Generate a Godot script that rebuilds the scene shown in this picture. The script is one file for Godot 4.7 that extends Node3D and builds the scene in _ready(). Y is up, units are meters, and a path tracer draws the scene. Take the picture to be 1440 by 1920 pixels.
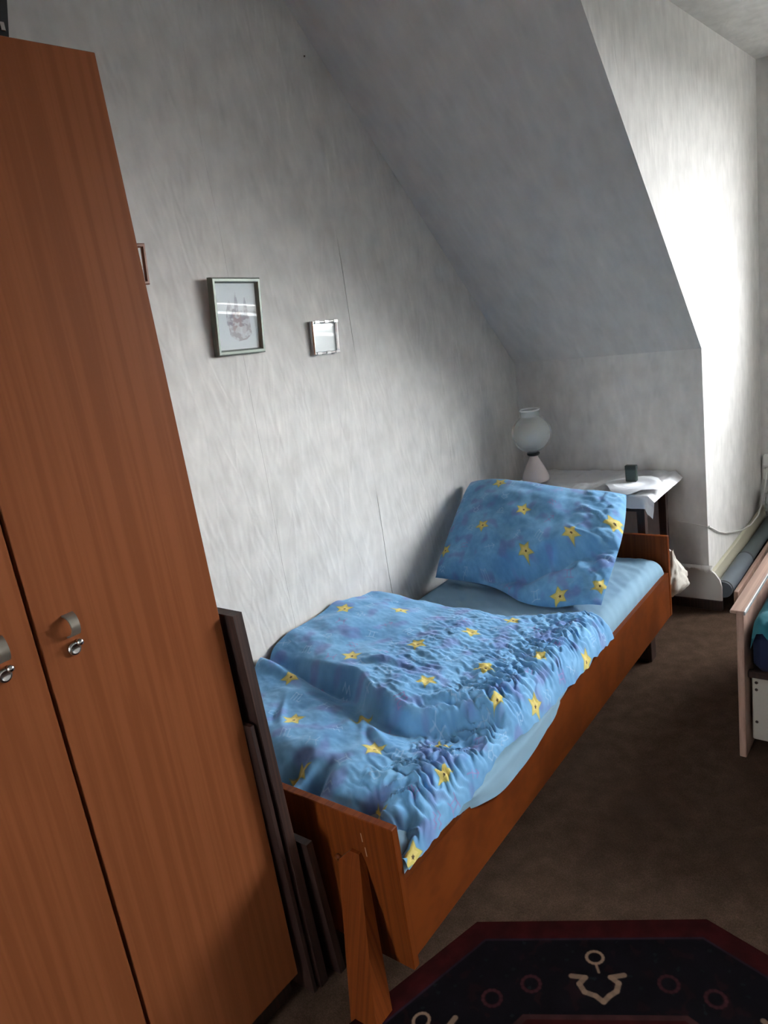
extends Node3D
# An attic bedroom: gable wall at x = 0, knee wall at z = 0 under the roof slope, a dormer to the right of it.
# x runs away from the gable wall, y up, z from the knee wall into the room.

const X1 := 0.926          # left cheek of the dormer
const X2 := 4.1           # right cheek of the dormer
const ZW := -1.14          # inner face of the dormer's window wall
const HK := 1.25           # height of the knee wall
const HD := 2.56           # dormer ceiling
const HC := 2.8            # room ceiling
const TH := 46.2           # pitch of the roof slope in degrees
const XR := 4.6
const ZB := 5.0

var M := {}
var used := {}

# ---------------------------------------------------------------- mesh building
class MB:
	var v := PackedVector3Array()
	var n := PackedVector3Array()
	var t := PackedVector2Array()
	var ix := PackedInt32Array()

	func poly(pts: Array, out: Vector3, uv: Array = []) -> void:
		var nn := Vector3.ZERO
		for i in range(1, pts.size() - 1):
			nn += (pts[i] - pts[0]).cross(pts[i + 1] - pts[0])
		nn = nn.normalized()
		var ccw := nn.dot(out) > 0.0
		if not ccw:
			nn = -nn
		var b := v.size()
		for i in pts.size():
			v.append(pts[i]); n.append(nn); t.append(uv[i] if uv.size() > i else Vector2.ZERO)
		for i in range(1, pts.size() - 1):
			if ccw:
				ix.append_array(PackedInt32Array([b, b + i + 1, b + i]))
			else:
				ix.append_array(PackedInt32Array([b, b + i, b + i + 1]))

	func box(a: Vector3, c: Vector3, e: float = 0.0) -> void:
		frust(a, c, c, e)

	# a bevelled box; the argument m is unused and kept equal to c
	func frust(a: Vector3, c: Vector3, _m: Vector3, e: float) -> void:
		var mid := (a + c) / 2.0
		var h := (c - a) / 2.0
		e = minf(e, minf(h.x, minf(h.y, h.z)) * 0.49)
		for ax in 3:
			var p := (ax + 1) % 3
			var q := (ax + 2) % 3
			for s: float in [-1.0, 1.0]:
				var pts := []
				for c4: Array in [[-1, -1], [1, -1], [1, 1], [-1, 1]]:
					var o := Vector3.ZERO
					o[ax] = s * h[ax]; o[p] = c4[0] * (h[p] - e); o[q] = c4[1] * (h[q] - e)
					pts.append(mid + o)
				var d := Vector3.ZERO
				d[ax] = s
				poly(pts, d)
		if e <= 0.0:
			return
		for ax in 3:
			var p := (ax + 1) % 3
			var q := (ax + 2) % 3
			for sp: float in [-1.0, 1.0]:
				for sq: float in [-1.0, 1.0]:
					var pts := []
					for w: Array in [[-1, 0], [1, 0], [1, 1], [-1, 1]]:
						var o := Vector3.ZERO
						o[ax] = w[0] * (h[ax] - e)
						o[p] = sp * (h[p] - (e if w[1] == 1 else 0.0))
						o[q] = sq * (h[q] - (e if w[1] == 0 else 0.0))
						pts.append(mid + o)
					var d := Vector3.ZERO
					d[p] = sp; d[q] = sq
					poly(pts, d)
		for sx: float in [-1.0, 1.0]:
			for sy: float in [-1.0, 1.0]:
				for sz: float in [-1.0, 1.0]:
					var s := Vector3(sx, sy, sz)
					poly([mid + s * Vector3(h.x, h.y - e, h.z - e), mid + s * Vector3(h.x - e, h.y, h.z - e), mid + s * Vector3(h.x - e, h.y - e, h.z)], s)

	# eight corners: bottom four then top four, both going round the same way
	func hexa(p: Array) -> void:
		var mid := Vector3.ZERO
		for a: Vector3 in p:
			mid += a / 8.0
		for f: Array in [[0, 1, 2, 3], [4, 5, 6, 7], [0, 1, 5, 4], [1, 2, 6, 5], [2, 3, 7, 6], [3, 0, 4, 7]]:
			var q := [p[f[0]], p[f[1]], p[f[2]], p[f[3]]]
			poly(q, (q[0] + q[1] + q[2] + q[3]) / 4.0 - mid)

	# outline in the plane across the axis (0 x: (z, y); 1 y: (x, z); 2 z: (x, y)), drawn out from lo to hi
	func prism(outline: PackedVector2Array, axis: int, lo: float, hi: float) -> void:
		var at := func(p: Vector2, k: float) -> Vector3:
			return Vector3(k, p.y, p.x) if axis == 0 else (Vector3(p.x, k, p.y) if axis == 1 else Vector3(p.x, p.y, k))
		var tri := Geometry2D.triangulate_polygon(outline)
		for s in 2:
			var k := lo if s == 0 else hi
			var d := Vector3.ZERO
			d[axis] = -1.0 if s == 0 else 1.0
			for i in range(0, tri.size(), 3):
				poly([at.call(outline[tri[i]], k), at.call(outline[tri[i + 1]], k), at.call(outline[tri[i + 2]], k)], d)
		var turn := 1.0 if not Geometry2D.is_polygon_clockwise(outline) else -1.0
		for i in outline.size():
			var a := outline[i]
			var b := outline[(i + 1) % outline.size()]
			var side := Vector2((b - a).y, -(b - a).x) * turn
			poly([at.call(a, lo), at.call(b, lo), at.call(b, hi), at.call(a, hi)], at.call(side, 0.0))

	# smooth sheet of (nu + 1) x (nv + 1) points given by f(u, v); hint says which way it faces
	func grid(nu: int, nv: int, f: Callable, hint: Vector3, uvf = null) -> void:
		var b := v.size()
		var p := PackedVector3Array()
		p.resize((nu + 1) * (nv + 1))
		for j in nv + 1:
			for i in nu + 1:
				p[j * (nu + 1) + i] = f.call(float(i) / nu, float(j) / nv)
		var nn := PackedVector3Array()
		nn.resize(p.size())
		var tot := 0.0
		for j in nv + 1:
			for i in nu + 1:
				var k := j * (nu + 1) + i
				var du := p[j * (nu + 1) + mini(i + 1, nu)] - p[j * (nu + 1) + maxi(i - 1, 0)]
				var dv := p[mini(j + 1, nv) * (nu + 1) + i] - p[maxi(j - 1, 0) * (nu + 1) + i]
				var c := du.cross(dv)
				tot += c.dot(hint)
				nn[k] = c.normalized()
		var flip := tot < 0.0
		for j in nv + 1:
			for i in nu + 1:
				var k := j * (nu + 1) + i
				v.append(p[k]); n.append(-nn[k] if flip else nn[k])
				var uv := Vector2(float(i) / nu, float(j) / nv)
				t.append(uv if uvf == null else uvf.call(uv, p[k]))
		for j in nv:
			for i in nu:
				var k := b + j * (nu + 1) + i
				var q := k + nu + 1
				if flip:
					ix.append_array(PackedInt32Array([k, k + 1, q + 1, k, q + 1, q]))
				else:
					ix.append_array(PackedInt32Array([k, q + 1, k + 1, k, q, q + 1]))

	# profile of (radius, height) turned round the y axis at c
	func lathe(c: Vector3, prof: Array, seg: int = 40) -> void:
		var b := v.size()
		var m := prof.size()
		for j in m:
			var d: Vector2 = prof[mini(j + 1, m - 1)] - prof[maxi(j - 1, 0)]
			var nr := Vector2(d.y, -d.x).normalized()
			for i in seg + 1:
				var a := TAU * i / seg
				v.append(c + Vector3(cos(a) * prof[j].x, prof[j].y, sin(a) * prof[j].x))
				n.append(Vector3(cos(a) * nr.x, nr.y, sin(a) * nr.x))
				t.append(Vector2(float(i) / seg, float(j) / (m - 1)))
		for j in m - 1:
			for i in seg:
				var k := b + j * (seg + 1) + i
				var q := k + seg + 1
				ix.append_array(PackedInt32Array([k, k + 1, q + 1, k, q + 1, q]))

	# round tube along a path
	func tube(path: Array, r: float, seg: int = 12, caps: bool = true) -> void:
		var b := v.size()
		var m := path.size()
		var up := Vector3(0.31, 0.9, 0.2).normalized()
		for j in m:
			var d: Vector3 = (path[mini(j + 1, m - 1)] - path[maxi(j - 1, 0)]).normalized()
			var x := up.cross(d).normalized()
			var y := d.cross(x)
			up = y
			for i in seg + 1:
				var a := TAU * i / seg
				var o := x * cos(a) + y * sin(a)
				v.append(path[j] + o * r); n.append(o); t.append(Vector2(float(i) / seg, float(j) / (m - 1)))
		for j in m - 1:
			for i in seg:
				var k := b + j * (seg + 1) + i
				var q := k + seg + 1
				ix.append_array(PackedInt32Array([k, q + 1, k + 1, k, q, q + 1]))
		if caps:
			for e in 2:
				var j := 0 if e == 0 else m - 1
				var d: Vector3 = (path[1] - path[0]) * -1.0 if e == 0 else path[m - 1] - path[m - 2]
				var pts := []
				for i in seg:
					pts.append(v[b + j * (seg + 1) + i])
				poly(pts, d)

	func mesh() -> ArrayMesh:
		var a := []
		a.resize(Mesh.ARRAY_MAX)
		a[Mesh.ARRAY_VERTEX] = v; a[Mesh.ARRAY_NORMAL] = n; a[Mesh.ARRAY_TEX_UV] = t; a[Mesh.ARRAY_INDEX] = ix
		var m := ArrayMesh.new()
		m.add_surface_from_arrays(Mesh.PRIMITIVE_TRIANGLES, a)
		return m

func numbered(called: String) -> String:
	used[called] = used.get(called, -1) + 1
	return called if used[called] == 0 else "%s_%03d" % [called, used[called]]

# a part under a thing; geometry is written in room coordinates and shifted to the parent's place
func part(called: String, mb: MB, m: Material, parent: Node3D) -> MeshInstance3D:
	var o := MeshInstance3D.new()
	o.name = called
	o.mesh = mb.mesh()
	o.material_override = m
	parent.add_child(o, true)
	var off := Vector3.ZERO
	var p: Node3D = parent
	while p != self:
		off += p.position
		p = p.get_parent()
	o.position = -off
	return o

func tag(o: Node3D, label: String, category: String, group: String = "") -> Node3D:
	o.set_meta("label", label); o.set_meta("category", category)
	if group:
		o.set_meta("group", group)
	return o

func thing(called: String, label: String, category: String, at: Vector3, group: String = "") -> Node3D:
	var o := Node3D.new()
	o.name = numbered(called)
	add_child(o)
	o.position = at
	return tag(o, label, category, group)

func single(called: String, label: String, category: String, mb: MB, m: Material, group: String = "") -> MeshInstance3D:
	var o := MeshInstance3D.new()
	o.name = numbered(called)
	o.mesh = mb.mesh()
	o.material_override = m
	add_child(o)
	tag(o, label, category, group)
	return o

func struct(called: String, mb: MB, m: Material, label: String, category: String) -> MeshInstance3D:
	var o := single(called, label, category, mb, m)
	o.set_meta("kind", "structure")
	return o

# ---------------------------------------------------------------- textures and materials
func noise(seed_: int, freq: float, oct: int = 3, kind: int = FastNoiseLite.TYPE_SIMPLEX_SMOOTH) -> FastNoiseLite:
	var f := FastNoiseLite.new()
	f.seed = seed_
	f.frequency = freq
	f.noise_type = kind
	f.fractal_octaves = oct
	return f

func seamless(f: FastNoiseLite, w: int, h: int, sw: int, sh: int) -> Image:
	var im := f.get_seamless_image(w, h)
	im.convert(Image.FORMAT_RGBA8)
	if sw != w or sh != h:
		im.resize(sw, sh, Image.INTERPOLATE_CUBIC)
	return im

func tex(im: Image) -> ImageTexture:
	im.generate_mipmaps()
	return ImageTexture.create_from_image(im)

func plain(c: Color, rough: float, metal: float = 0.0) -> StandardMaterial3D:
	var m := StandardMaterial3D.new()
	m.albedo_color = c
	m.roughness = rough
	m.metallic = metal
	return m

func triplanar(m: StandardMaterial3D, scale: Vector3) -> StandardMaterial3D:
	m.uv1_triplanar = true
	m.uv1_world_triplanar = true
	m.uv1_scale = scale
	m.uv1_triplanar_sharpness = 8.0
	return m

func relief(m: StandardMaterial3D, im: ImageTexture, cm: float) -> StandardMaterial3D:
	m.heightmap_enabled = true
	m.heightmap_texture = im
	m.heightmap_scale = cm
	return m

# brushed plaster-effect wallpaper: slanted strokes in two directions, patch by patch
func stroke_images() -> Array:
	var n := 512
	var r := RandomNumberGenerator.new()
	r.seed = 17
	var acc := PackedFloat32Array()
	acc.resize(n * n)
	# long soft dabs, each slanted its own way, wrapping round the tile's edges
	for k in 1500:
		var c := Vector2(r.randf() * n, r.randf() * n)
		var slant := r.randf_range(-0.42, 0.42) + 0.12 * sin(c.x * 0.03)
		var hl := r.randf_range(18.0, 52.0)
		var hw := r.randf_range(2.5, 7.0)
		var amp := r.randf_range(-1.0, 1.0)
		for dy in range(-int(hl), int(hl) + 1):
			var fall := 1.0 - absf(dy) / hl
			var mid := c.x + slant * dy + 0.0025 * dy * dy * signf(slant)
			for dx in range(-int(hw * 1.6), int(hw * 1.6) + 1):
				var w := exp(-pow(dx / hw, 2.0) * 1.6) * sqrt(fall)
				acc[posmod(int(c.y) + dy, n) * n + posmod(int(mid) + dx, n)] += amp * w
	var g := seamless(noise(9, 0.02, 3), n, n, n, n)
	var hi := Image.create(n, n, false, Image.FORMAT_RGBA8)
	var co := Image.create(n, n, false, Image.FORMAT_RGBA8)
	for y in n:
		for x in n:
			var h := 0.5 + 0.5 * tanh(acc[y * n + x] * 0.45)
			hi.set_pixel(x, y, Color(h, h, h))
			var c := 0.95 + (h - 0.5) * 0.07 + (g.get_pixel(x, y).r - 0.5) * 0.08
			co.set_pixel(x, y, Color(c, c, c))
	return [tex(hi), tex(co)]

func wood_image(seed_: int, dark: Color, light: Color) -> ImageTexture:
	var n := 512
	var a := seamless(noise(seed_, 0.03, 4), n, 32, n, n)
	var b := seamless(noise(seed_ + 1, 0.12, 2), n, 64, n, n)
	var im := Image.create(n, n, false, Image.FORMAT_RGBA8)
	for y in n:
		for x in n:
			var h := clampf(a.get_pixel(x, y).r * 0.75 + b.get_pixel(x, y).r * 0.25, 0.0, 1.0)
			im.set_pixel(x, y, dark.lerp(light, smoothstep(0.25, 0.75, h)))
	return tex(im)

func carpet_images() -> Array:
	var n := 512
	var r := RandomNumberGenerator.new()
	r.seed = 41
	var g := seamless(noise(21, 0.02, 3), n, n, n, n)
	var co := Image.create(n, n, false, Image.FORMAT_RGBA8)
	for y in n:
		for x in n:
			var k := 0.78 + r.randf() * 0.3 + (g.get_pixel(x, y).r - 0.5) * 0.22
			var w := r.randf()
			co.set_pixel(x, y, Color(0.32, 0.243, 0.21).lerp(Color(0.305, 0.248, 0.195), w) * k)
	return [tex(co)]

func star_points(c: Vector2, r: float, turn: float, squash: float) -> PackedVector2Array:
	var p := PackedVector2Array()
	for i in 10:
		var a := turn + PI * i / 5.0
		var rr := r if i % 2 == 0 else r * 0.5
		p.append(c + Vector2(sin(a) * rr, -cos(a) * rr * squash))
	return p

func fill_poly(im: Image, p: PackedVector2Array, col: Color, amount: float = 1.0) -> void:
	var lo := p[0]
	var hi := p[0]
	for q in p:
		lo = lo.min(q); hi = hi.max(q)
	for y in range(maxi(int(lo.y) - 1, 0), mini(int(hi.y) + 2, im.get_height())):
		for x in range(maxi(int(lo.x) - 1, 0), mini(int(hi.x) + 2, im.get_width())):
			var s := 0.0
			for o: Vector2 in [Vector2(0.25, 0.25), Vector2(0.75, 0.25), Vector2(0.25, 0.75), Vector2(0.75, 0.75)]:
				if Geometry2D.is_point_in_polygon(Vector2(x, y) + o, p):
					s += 0.25
			if s > 0.0:
				im.set_pixel(x, y, im.get_pixel(x, y).lerp(col, s * amount))

func stroke(im: Image, pts: Array, w: float, col: Color, amount: float) -> void:
	for i in pts.size() - 1:
		var a: Vector2 = pts[i]
		var b: Vector2 = pts[i + 1]
		var lo := a.min(b) - Vector2(w, w) * 1.5
		var hi := a.max(b) + Vector2(w, w) * 1.5
		for y in range(maxi(int(lo.y), 0), mini(int(hi.y) + 1, im.get_height())):
			for x in range(maxi(int(lo.x), 0), mini(int(hi.x) + 1, im.get_width())):
				var p := Vector2(x + 0.5, y + 0.5)
				var d := p.distance_to(Geometry2D.get_closest_point_to_segment(p, a, b))
				var k := clampf(w / 2.0 + 0.5 - d, 0.0, 1.0) * amount
				if k > 0.0:
					im.set_pixel(x, y, im.get_pixel(x, y).lerp(col, k))

# zodiac signs as strokes in a unit square
func sign_strokes(k: int) -> Array:
	match k % 7:
		0: return [[Vector2(0, 1), Vector2(0, 0), Vector2(0.3, 0.1), Vector2(0.33, 1)], [Vector2(0.33, 0.15), Vector2(0.6, 0), Vector2(0.66, 1), Vector2(0.9, 1.1), Vector2(1, 0.85)]]
		1: return [[Vector2(0, 0), Vector2(0.2, 0.5), Vector2(0, 1)], [Vector2(0.9, 0), Vector2(0.7, 0.5), Vector2(0.9, 1)], [Vector2(0, 0.5), Vector2(0.9, 0.5)]]
		2: return [[Vector2(0, 0), Vector2(0.5, 0.12), Vector2(1, 0)], [Vector2(0, 1), Vector2(0.5, 0.88), Vector2(1, 1)], [Vector2(0.3, 0.08), Vector2(0.3, 0.92)], [Vector2(0.7, 0.08), Vector2(0.7, 0.92)]]
		3: return [[Vector2(0, 0), Vector2(0.3, 0.35), Vector2(0.7, 0.35), Vector2(1, 0)], [Vector2(0.3, 0.35), Vector2(0.1, 0.7), Vector2(0.5, 1), Vector2(0.9, 0.7), Vector2(0.7, 0.35)]]
		4: return [[Vector2(0, 1), Vector2(1, 1)], [Vector2(0, 0.75), Vector2(0.3, 0.75), Vector2(0.2, 0.4), Vector2(0.5, 0.15), Vector2(0.8, 0.4), Vector2(0.7, 0.75), Vector2(1, 0.75)]]
		5: return [[Vector2(0, 0.4), Vector2(0.25, 0.15), Vector2(0.5, 0.4), Vector2(0.75, 0.15), Vector2(1, 0.4)], [Vector2(0, 0.9), Vector2(0.25, 0.65), Vector2(0.5, 0.9), Vector2(0.75, 0.65), Vector2(1, 0.9)]]
	return [[Vector2(0, 1), Vector2(1, 0), Vector2(0.6, 0)], [Vector2(1, 0), Vector2(1, 0.4)], [Vector2(0.3, 0.4), Vector2(0.7, 0.8)]]

# printed cotton: blue with yellow stars, pale zodiac signs and violet washes. stars are (x, y, turn) in metres
func print_image(w: float, h: float, px: float, stars: Array, seed_: int, glyph_step: float) -> ImageTexture:
	var iw := int(w * px)
	var ih := int(h * px)
	var im := Image.create(iw, ih, false, Image.FORMAT_RGBA8)
	var f := noise(seed_, 0.006, 3)
	var g := noise(seed_ + 4, 0.03, 3)
	var vn := noise(seed_ + 7, 0.009, 2)
	for y in ih:
		for x in iw:
			var c := Color(0.355, 0.585, 0.775).lerp(Color(0.475, 0.70, 0.865), clampf(0.5 + f.get_noise_2d(x, y) * 0.8 + g.get_noise_2d(x, y) * 0.35, 0.0, 1.0))
			c = c.lerp(Color(0.44, 0.38, 0.66), smoothstep(0.05, 0.6, vn.get_noise_2d(x, y)) * 0.36)
			im.set_pixel(x, y, c)
	var r := RandomNumberGenerator.new()
	r.seed = seed_
	var k := 0
	var gy := glyph_step * 0.4
	while gy < h:
		var gx := glyph_step * (0.3 if k % 2 == 0 else 0.75)
		while gx < w:
			var at := Vector2(gx + r.randf_range(-0.012, 0.012), gy + r.randf_range(-0.012, 0.012))
			var near := false
			for s: Array in stars:
				if Vector2(s[0], s[1]).distance_to(at) < 0.06:
					near = true
			if not near:
				var turn := r.randf_range(-0.5, 0.5)
				var col := Color(0.62, 0.76, 0.88) if r.randf() > 0.25 else Color(0.62, 0.5, 0.74)
				for line: Array in sign_strokes(k):
					var pts := []
					for q: Vector2 in line:
						pts.append((at + ((q - Vector2(0.5, 0.5)) * 0.034).rotated(turn)) * px)
					stroke(im, pts, 0.0035 * px, col, 0.6)
			gx += glyph_step
			k += 1
		gy += glyph_step * 0.8
		k += 1
	for s: Array in stars:
		var c := Vector2(s[0], s[1]) * px
		var rr := 0.036 * px
		fill_poly(im, star_points(c, rr * 1.08, s[2], 1.0), Color(0.62, 0.63, 0.42), 0.6)
		fill_poly(im, star_points(c, rr * 0.95, s[2], 1.0), Color(0.83, 0.76, 0.40))
		fill_poly(im, star_points(c, rr * 0.55, s[2], 1.0), Color(0.88, 0.81, 0.48))
		fill_poly(im, star_points(c + Vector2(0.004, 0.002) * px, rr * 0.17, s[2], 1.0), Color(0.36, 0.28, 0.16))
	return tex(im)

func make_materials() -> void:
	var st := stroke_images()
	var wp := triplanar(plain(Color(0.865, 0.855, 0.84), 0.85), Vector3(0.95, 0.75, 0.95))
	wp.albedo_texture = st[1]
	M.wallpaper = relief(wp, st[0], 0.2)
	M.plaster = plain(Color(0.80, 0.79, 0.77), 0.9)
	var ca := carpet_images()
	var c := triplanar(plain(Color(1, 1, 1), 0.95), Vector3(1.1, 1.1, 1.1))
	c.albedo_texture = ca[0]
	c.metallic_specular = 0.15
	M.carpet = relief(c, ca[0], 0.25)
	var w1 := triplanar(plain(Color(1, 1, 1), 0.42), Vector3(2.2, 0.45, 2.2))
	w1.albedo_texture = wood_image(31, Color(0.465, 0.263, 0.155), Color(0.505, 0.294, 0.178))
	w1.metallic_specular = 0.2
	M.wardrobe = w1
	var bed := wood_image(37, Color(0.375, 0.175, 0.07), Color(0.45, 0.22, 0.09))
	var w2 := triplanar(plain(Color(1, 1, 1), 0.38), Vector3(3.0, 3.0, 0.3))
	w2.albedo_texture = bed
	w2.metallic_specular = 0.25
	M.bed = w2
	var w3 := triplanar(plain(Color(1, 1, 1), 0.38), Vector3(3.0, 0.4, 3.0))
	w3.albedo_texture = bed
	w3.metallic_specular = 0.25
	M.bed_up = w3
	var w4 := triplanar(plain(Color(1, 1, 1), 0.5), Vector3(4, 0.5, 4))
	w4.albedo_texture = wood_image(45, Color(0.15, 0.09, 0.075), Color(0.24, 0.155, 0.125))
	M.dark_wood = w4
	var w5 := triplanar(plain(Color(1, 1, 1), 0.4), Vector3(4, 4, 0.5))
	w5.albedo_texture = wood_image(51, Color(0.58, 0.46, 0.41), Color(0.68, 0.56, 0.50))
	M.pale_wood = w5
	M.black = plain(Color(0.03, 0.03, 0.038), 0.7)
	M.chrome = plain(Color(0.82, 0.82, 0.82), 0.18, 1.0)
	M.grey_metal = plain(Color(0.55, 0.52, 0.48), 0.38, 0.7)
	M.silver = plain(Color(0.47, 0.50, 0.47), 0.42, 0.55)
	M.white = plain(Color(0.88, 0.87, 0.85), 0.5)

func cloth(m: StandardMaterial3D) -> StandardMaterial3D:
	m.rim_enabled = true
	m.rim = 0.25
	m.rim_tint = 0.6
	return m

# ---------------------------------------------------------------- the room
func slope_z(y: float) -> float:
	return (y - HK) / tan(deg_to_rad(TH))

func build_room() -> void:
	var m := MB.new()
	m.box(Vector3(-0.15, -0.12, ZW - 0.22), Vector3(XR + 0.15, 0, ZB + 0.15))
	struct("floor", m, M.carpet, "grey brown short pile carpet covering the attic floor", "floor")

	# gable wall with its hung strips of wallpaper; the joints stand open along part of their length
	m = MB.new()
	m.box(Vector3(-0.17, 0, ZW - 0.22), Vector3(-0.0022, 3.0, ZB + 0.15))
	var gable := struct("wall_left", m, M.plaster, "gable wall hung with pale brushed wallpaper and framed pictures", "wall")
	var joints := [-0.02, 0.13, 0.695, 1.262, 1.83, 2.395, 2.96, 3.525, 4.09, 4.655, 5.0]
	var fn := noise(77, 1.6, 2)
	var edge := func(k: int, y: float, right: bool) -> float:
		var gap := 0.0001
		if k == 3:
			gap += 0.0019 * smoothstep(0.42, 0.5, y) * (1.0 - smoothstep(0.85, 0.95, y)) + 0.0015 * smoothstep(1.46, 1.55, y) * (1.0 - smoothstep(1.75, 1.95, y))
		elif k > 0 and k < joints.size() - 1:
			gap += 0.0002
		return joints[k] + fn.get_noise_2d(y, k * 13.0) * 0.006 + (gap if right else -gap)
	for k in joints.size() - 1:
		m = MB.new()
		m.grid(1, 60, func(u: float, v: float) -> Vector3:
			var y := v * HC
			return Vector3(0.0, y, lerpf(edge.call(k, y, true), edge.call(k + 1, y, false), u)), Vector3.RIGHT)
		for s in 2:
			m.grid(1, 60, func(u: float, v: float) -> Vector3:
				var y := v * HC
				return Vector3(-u * 0.0021, y, edge.call(k, y, true) if s == 0 else edge.call(k + 1, y, false)), Vector3(0, 0, -1 if s == 0 else 1))
		part("wallpaper_strip", m, M.wallpaper, gable)
	# a nail hole near the slope
	m = MB.new()
	m.lathe(Vector3.ZERO, [Vector2(0.0, 0.0), Vector2(0.0028, 0.0), Vector2(0.0028, 0.004), Vector2(0.0, 0.005)], 10)
	var nail := part("nail", m, M.dark_wood, gable)
	nail.rotation.z = -PI / 2
	nail.position = Vector3(-0.001, 2.50, 1.29)

	# knee wall left of the dormer
	m = MB.new()
	m.box(Vector3(0.0, 0.0, -0.14), Vector3(X1 - 0.06, HK, 0.0))
	var knee := struct("wall_back", m, M.wallpaper, "low papered knee wall under the roof slope behind the bedside table", "wall")
	# the unpapered foot of the wall, its rounded end closing the pipe run
	m = MB.new()
	m.prism(PackedVector2Array([Vector2(0.30, 0.05), Vector2(0.984, 0.05), Vector2(0.984, 0.12), Vector2(0.975, 0.155), Vector2(0.955, 0.185), Vector2(0.93, 0.207), Vector2(0.30, 0.209)]), 2, 0.0, 0.012)
	part("foot_panel", m, M.plaster, knee)
	# torn lower edge of the wallpaper
	m = MB.new()
	var tn := noise(19, 22.0, 3)
	m.grid(60, 6, func(u: float, v: float) -> Vector3:
		var x := lerpf(0.70, 0.945, u)
		var drop := 0.012 + 0.022 * absf(tn.get_noise_1d(x)) + 0.016 * smoothstep(0.7, 0.95, u)
		return Vector3(x, 0.226 - v * drop, 0.0125 + 0.022 * sin(v * 2.4) * (0.4 + absf(tn.get_noise_1d(x + 3.0)) * 1.5)), Vector3(0, 0, 1))
	part("torn_paper_edge", m, M.white, knee)
	m = MB.new()
	m.tube([Vector3(0.79, 0.437, 0.0005), Vector3(0.84, 0.433, 0.001), Vector3(0.885, 0.424, 0.001), Vector3(0.924, 0.417, 0.0005)], 0.0025, 6)
	part("paper_crease", m, M.wallpaper, knee)

	m = MB.new()
	m.box(Vector3(0.3, 0.0, 0.0), Vector3(0.986, 0.05, 0.02), 0.003)
	struct("baseboard_back", m, M.dark_wood, "dark wooden baseboard under the knee wall", "baseboard")

	# roof slope, open where the dormer stands
	m = MB.new()
	var t := 0.16
	var zc := slope_z(HC)
	for r: Array in [[0.0, X1 - 0.06, HK], [X1 - 0.06, X2 + 0.06, HD], [X2 + 0.06, XR + 0.15, HK]]:
		var y0: float = r[2]
		m.prism(PackedVector2Array([Vector2(slope_z(y0), y0), Vector2(zc, HC), Vector2(zc, HC + t), Vector2(slope_z(y0) - t, y0 + 0.02)]), 0, r[0], r[1])
	struct("ceiling_slope", m, M.wallpaper, "sloping attic ceiling papered in pale brushed wallpaper", "ceiling")

	# dormer cheeks
	for s in 2:
		m = MB.new()
		m.prism(PackedVector2Array([Vector2(ZW - 0.2, 0), Vector2(0, 0), Vector2(0, HK), Vector2(slope_z(HD), HD), Vector2(slope_z(HD), HD + 0.1), Vector2(ZW - 0.2, HD + 0.1)]), 0, X1 - 0.06 if s == 0 else X2, X1 if s == 0 else X2 + 0.06)
		struct("wall_dormer_" + ("left" if s == 0 else "right"), m, M.wallpaper, "bright papered dormer cheek beside the knee wall" if s == 0 else "papered dormer cheek on the far side of the window", "wall")
	m = MB.new()
	m.box(Vector3(X1 - 0.06, HD, ZW - 0.2), Vector3(X2 + 0.06, HD + 0.1, slope_z(HD) + 0.02))
	struct("ceiling_dormer", m, M.wallpaper, "flat papered ceiling of the dormer", "ceiling")

	# window wall of the dormer
	var wx0 := X1 + 0.85
	var wx1 := X2 - 0.12
	var wy0 := 1.25
	var wy1 := 2.44
	m = MB.new()
	m.box(Vector3(X1, 0, ZW - 0.2), Vector3(wx0, HD, ZW))
	m.box(Vector3(wx1, 0, ZW - 0.2), Vector3(X2, HD, ZW))
	m.box(Vector3(wx0, 0, ZW - 0.2), Vector3(wx1, wy0, ZW))
	m.box(Vector3(wx0, wy1, ZW - 0.2), Vector3(wx1, HD, ZW))
	struct("wall_front", m, M.wallpaper, "papered window wall at the end of the dormer", "wall")
	window("window_1", "white two-casement dormer window over the second bed", wx0, wx1, wy0, wy1, ZW, -1.0)

	# rest of the room, behind and beside the camera
	m = MB.new()
	m.box(Vector3(X2 + 0.06, 0.0, -0.14), Vector3(XR + 0.15, HK, 0.0))
	struct("wall_back_right", m, M.wallpaper, "papered knee wall beyond the dormer", "wall")
	m = MB.new()
	m.box(Vector3(XR, 0, -0.3), Vector3(XR + 0.15, 3.0, ZB + 0.15))
	struct("wall_right", m, M.wallpaper, "papered wall opposite the gable wall", "wall")
	m = MB.new()
	var rx0 := 0.68
	var rx1 := 1.12
	var ry0 := 0.95
	var ry1 := 2.05
	m.box(Vector3(-0.15, 0, ZB), Vector3(rx0, 3.0, ZB + 0.15))
	m.box(Vector3(rx1, 0, ZB), Vector3(XR + 0.15, 3.0, ZB + 0.15))
	m.box(Vector3(rx0, 0, ZB), Vector3(rx1, ry0, ZB + 0.15))
	m.box(Vector3(rx0, ry1, ZB), Vector3(rx1, 3.0, ZB + 0.15))
	window("window_2", "white two-casement window in the wall facing the dormer", rx0, rx1, ry0, ry1, ZB, 1.0)
	struct("wall_rear", m, M.wallpaper, "papered wall facing the dormer", "wall")
	m = MB.new()
	m.box(Vector3(-0.15, HC, zc - 0.02), Vector3(XR + 0.15, HC + 0.15, ZB + 0.15))
	struct("ceiling", m, M.wallpaper, "flat papered ceiling above the middle of the room", "ceiling")

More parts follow.
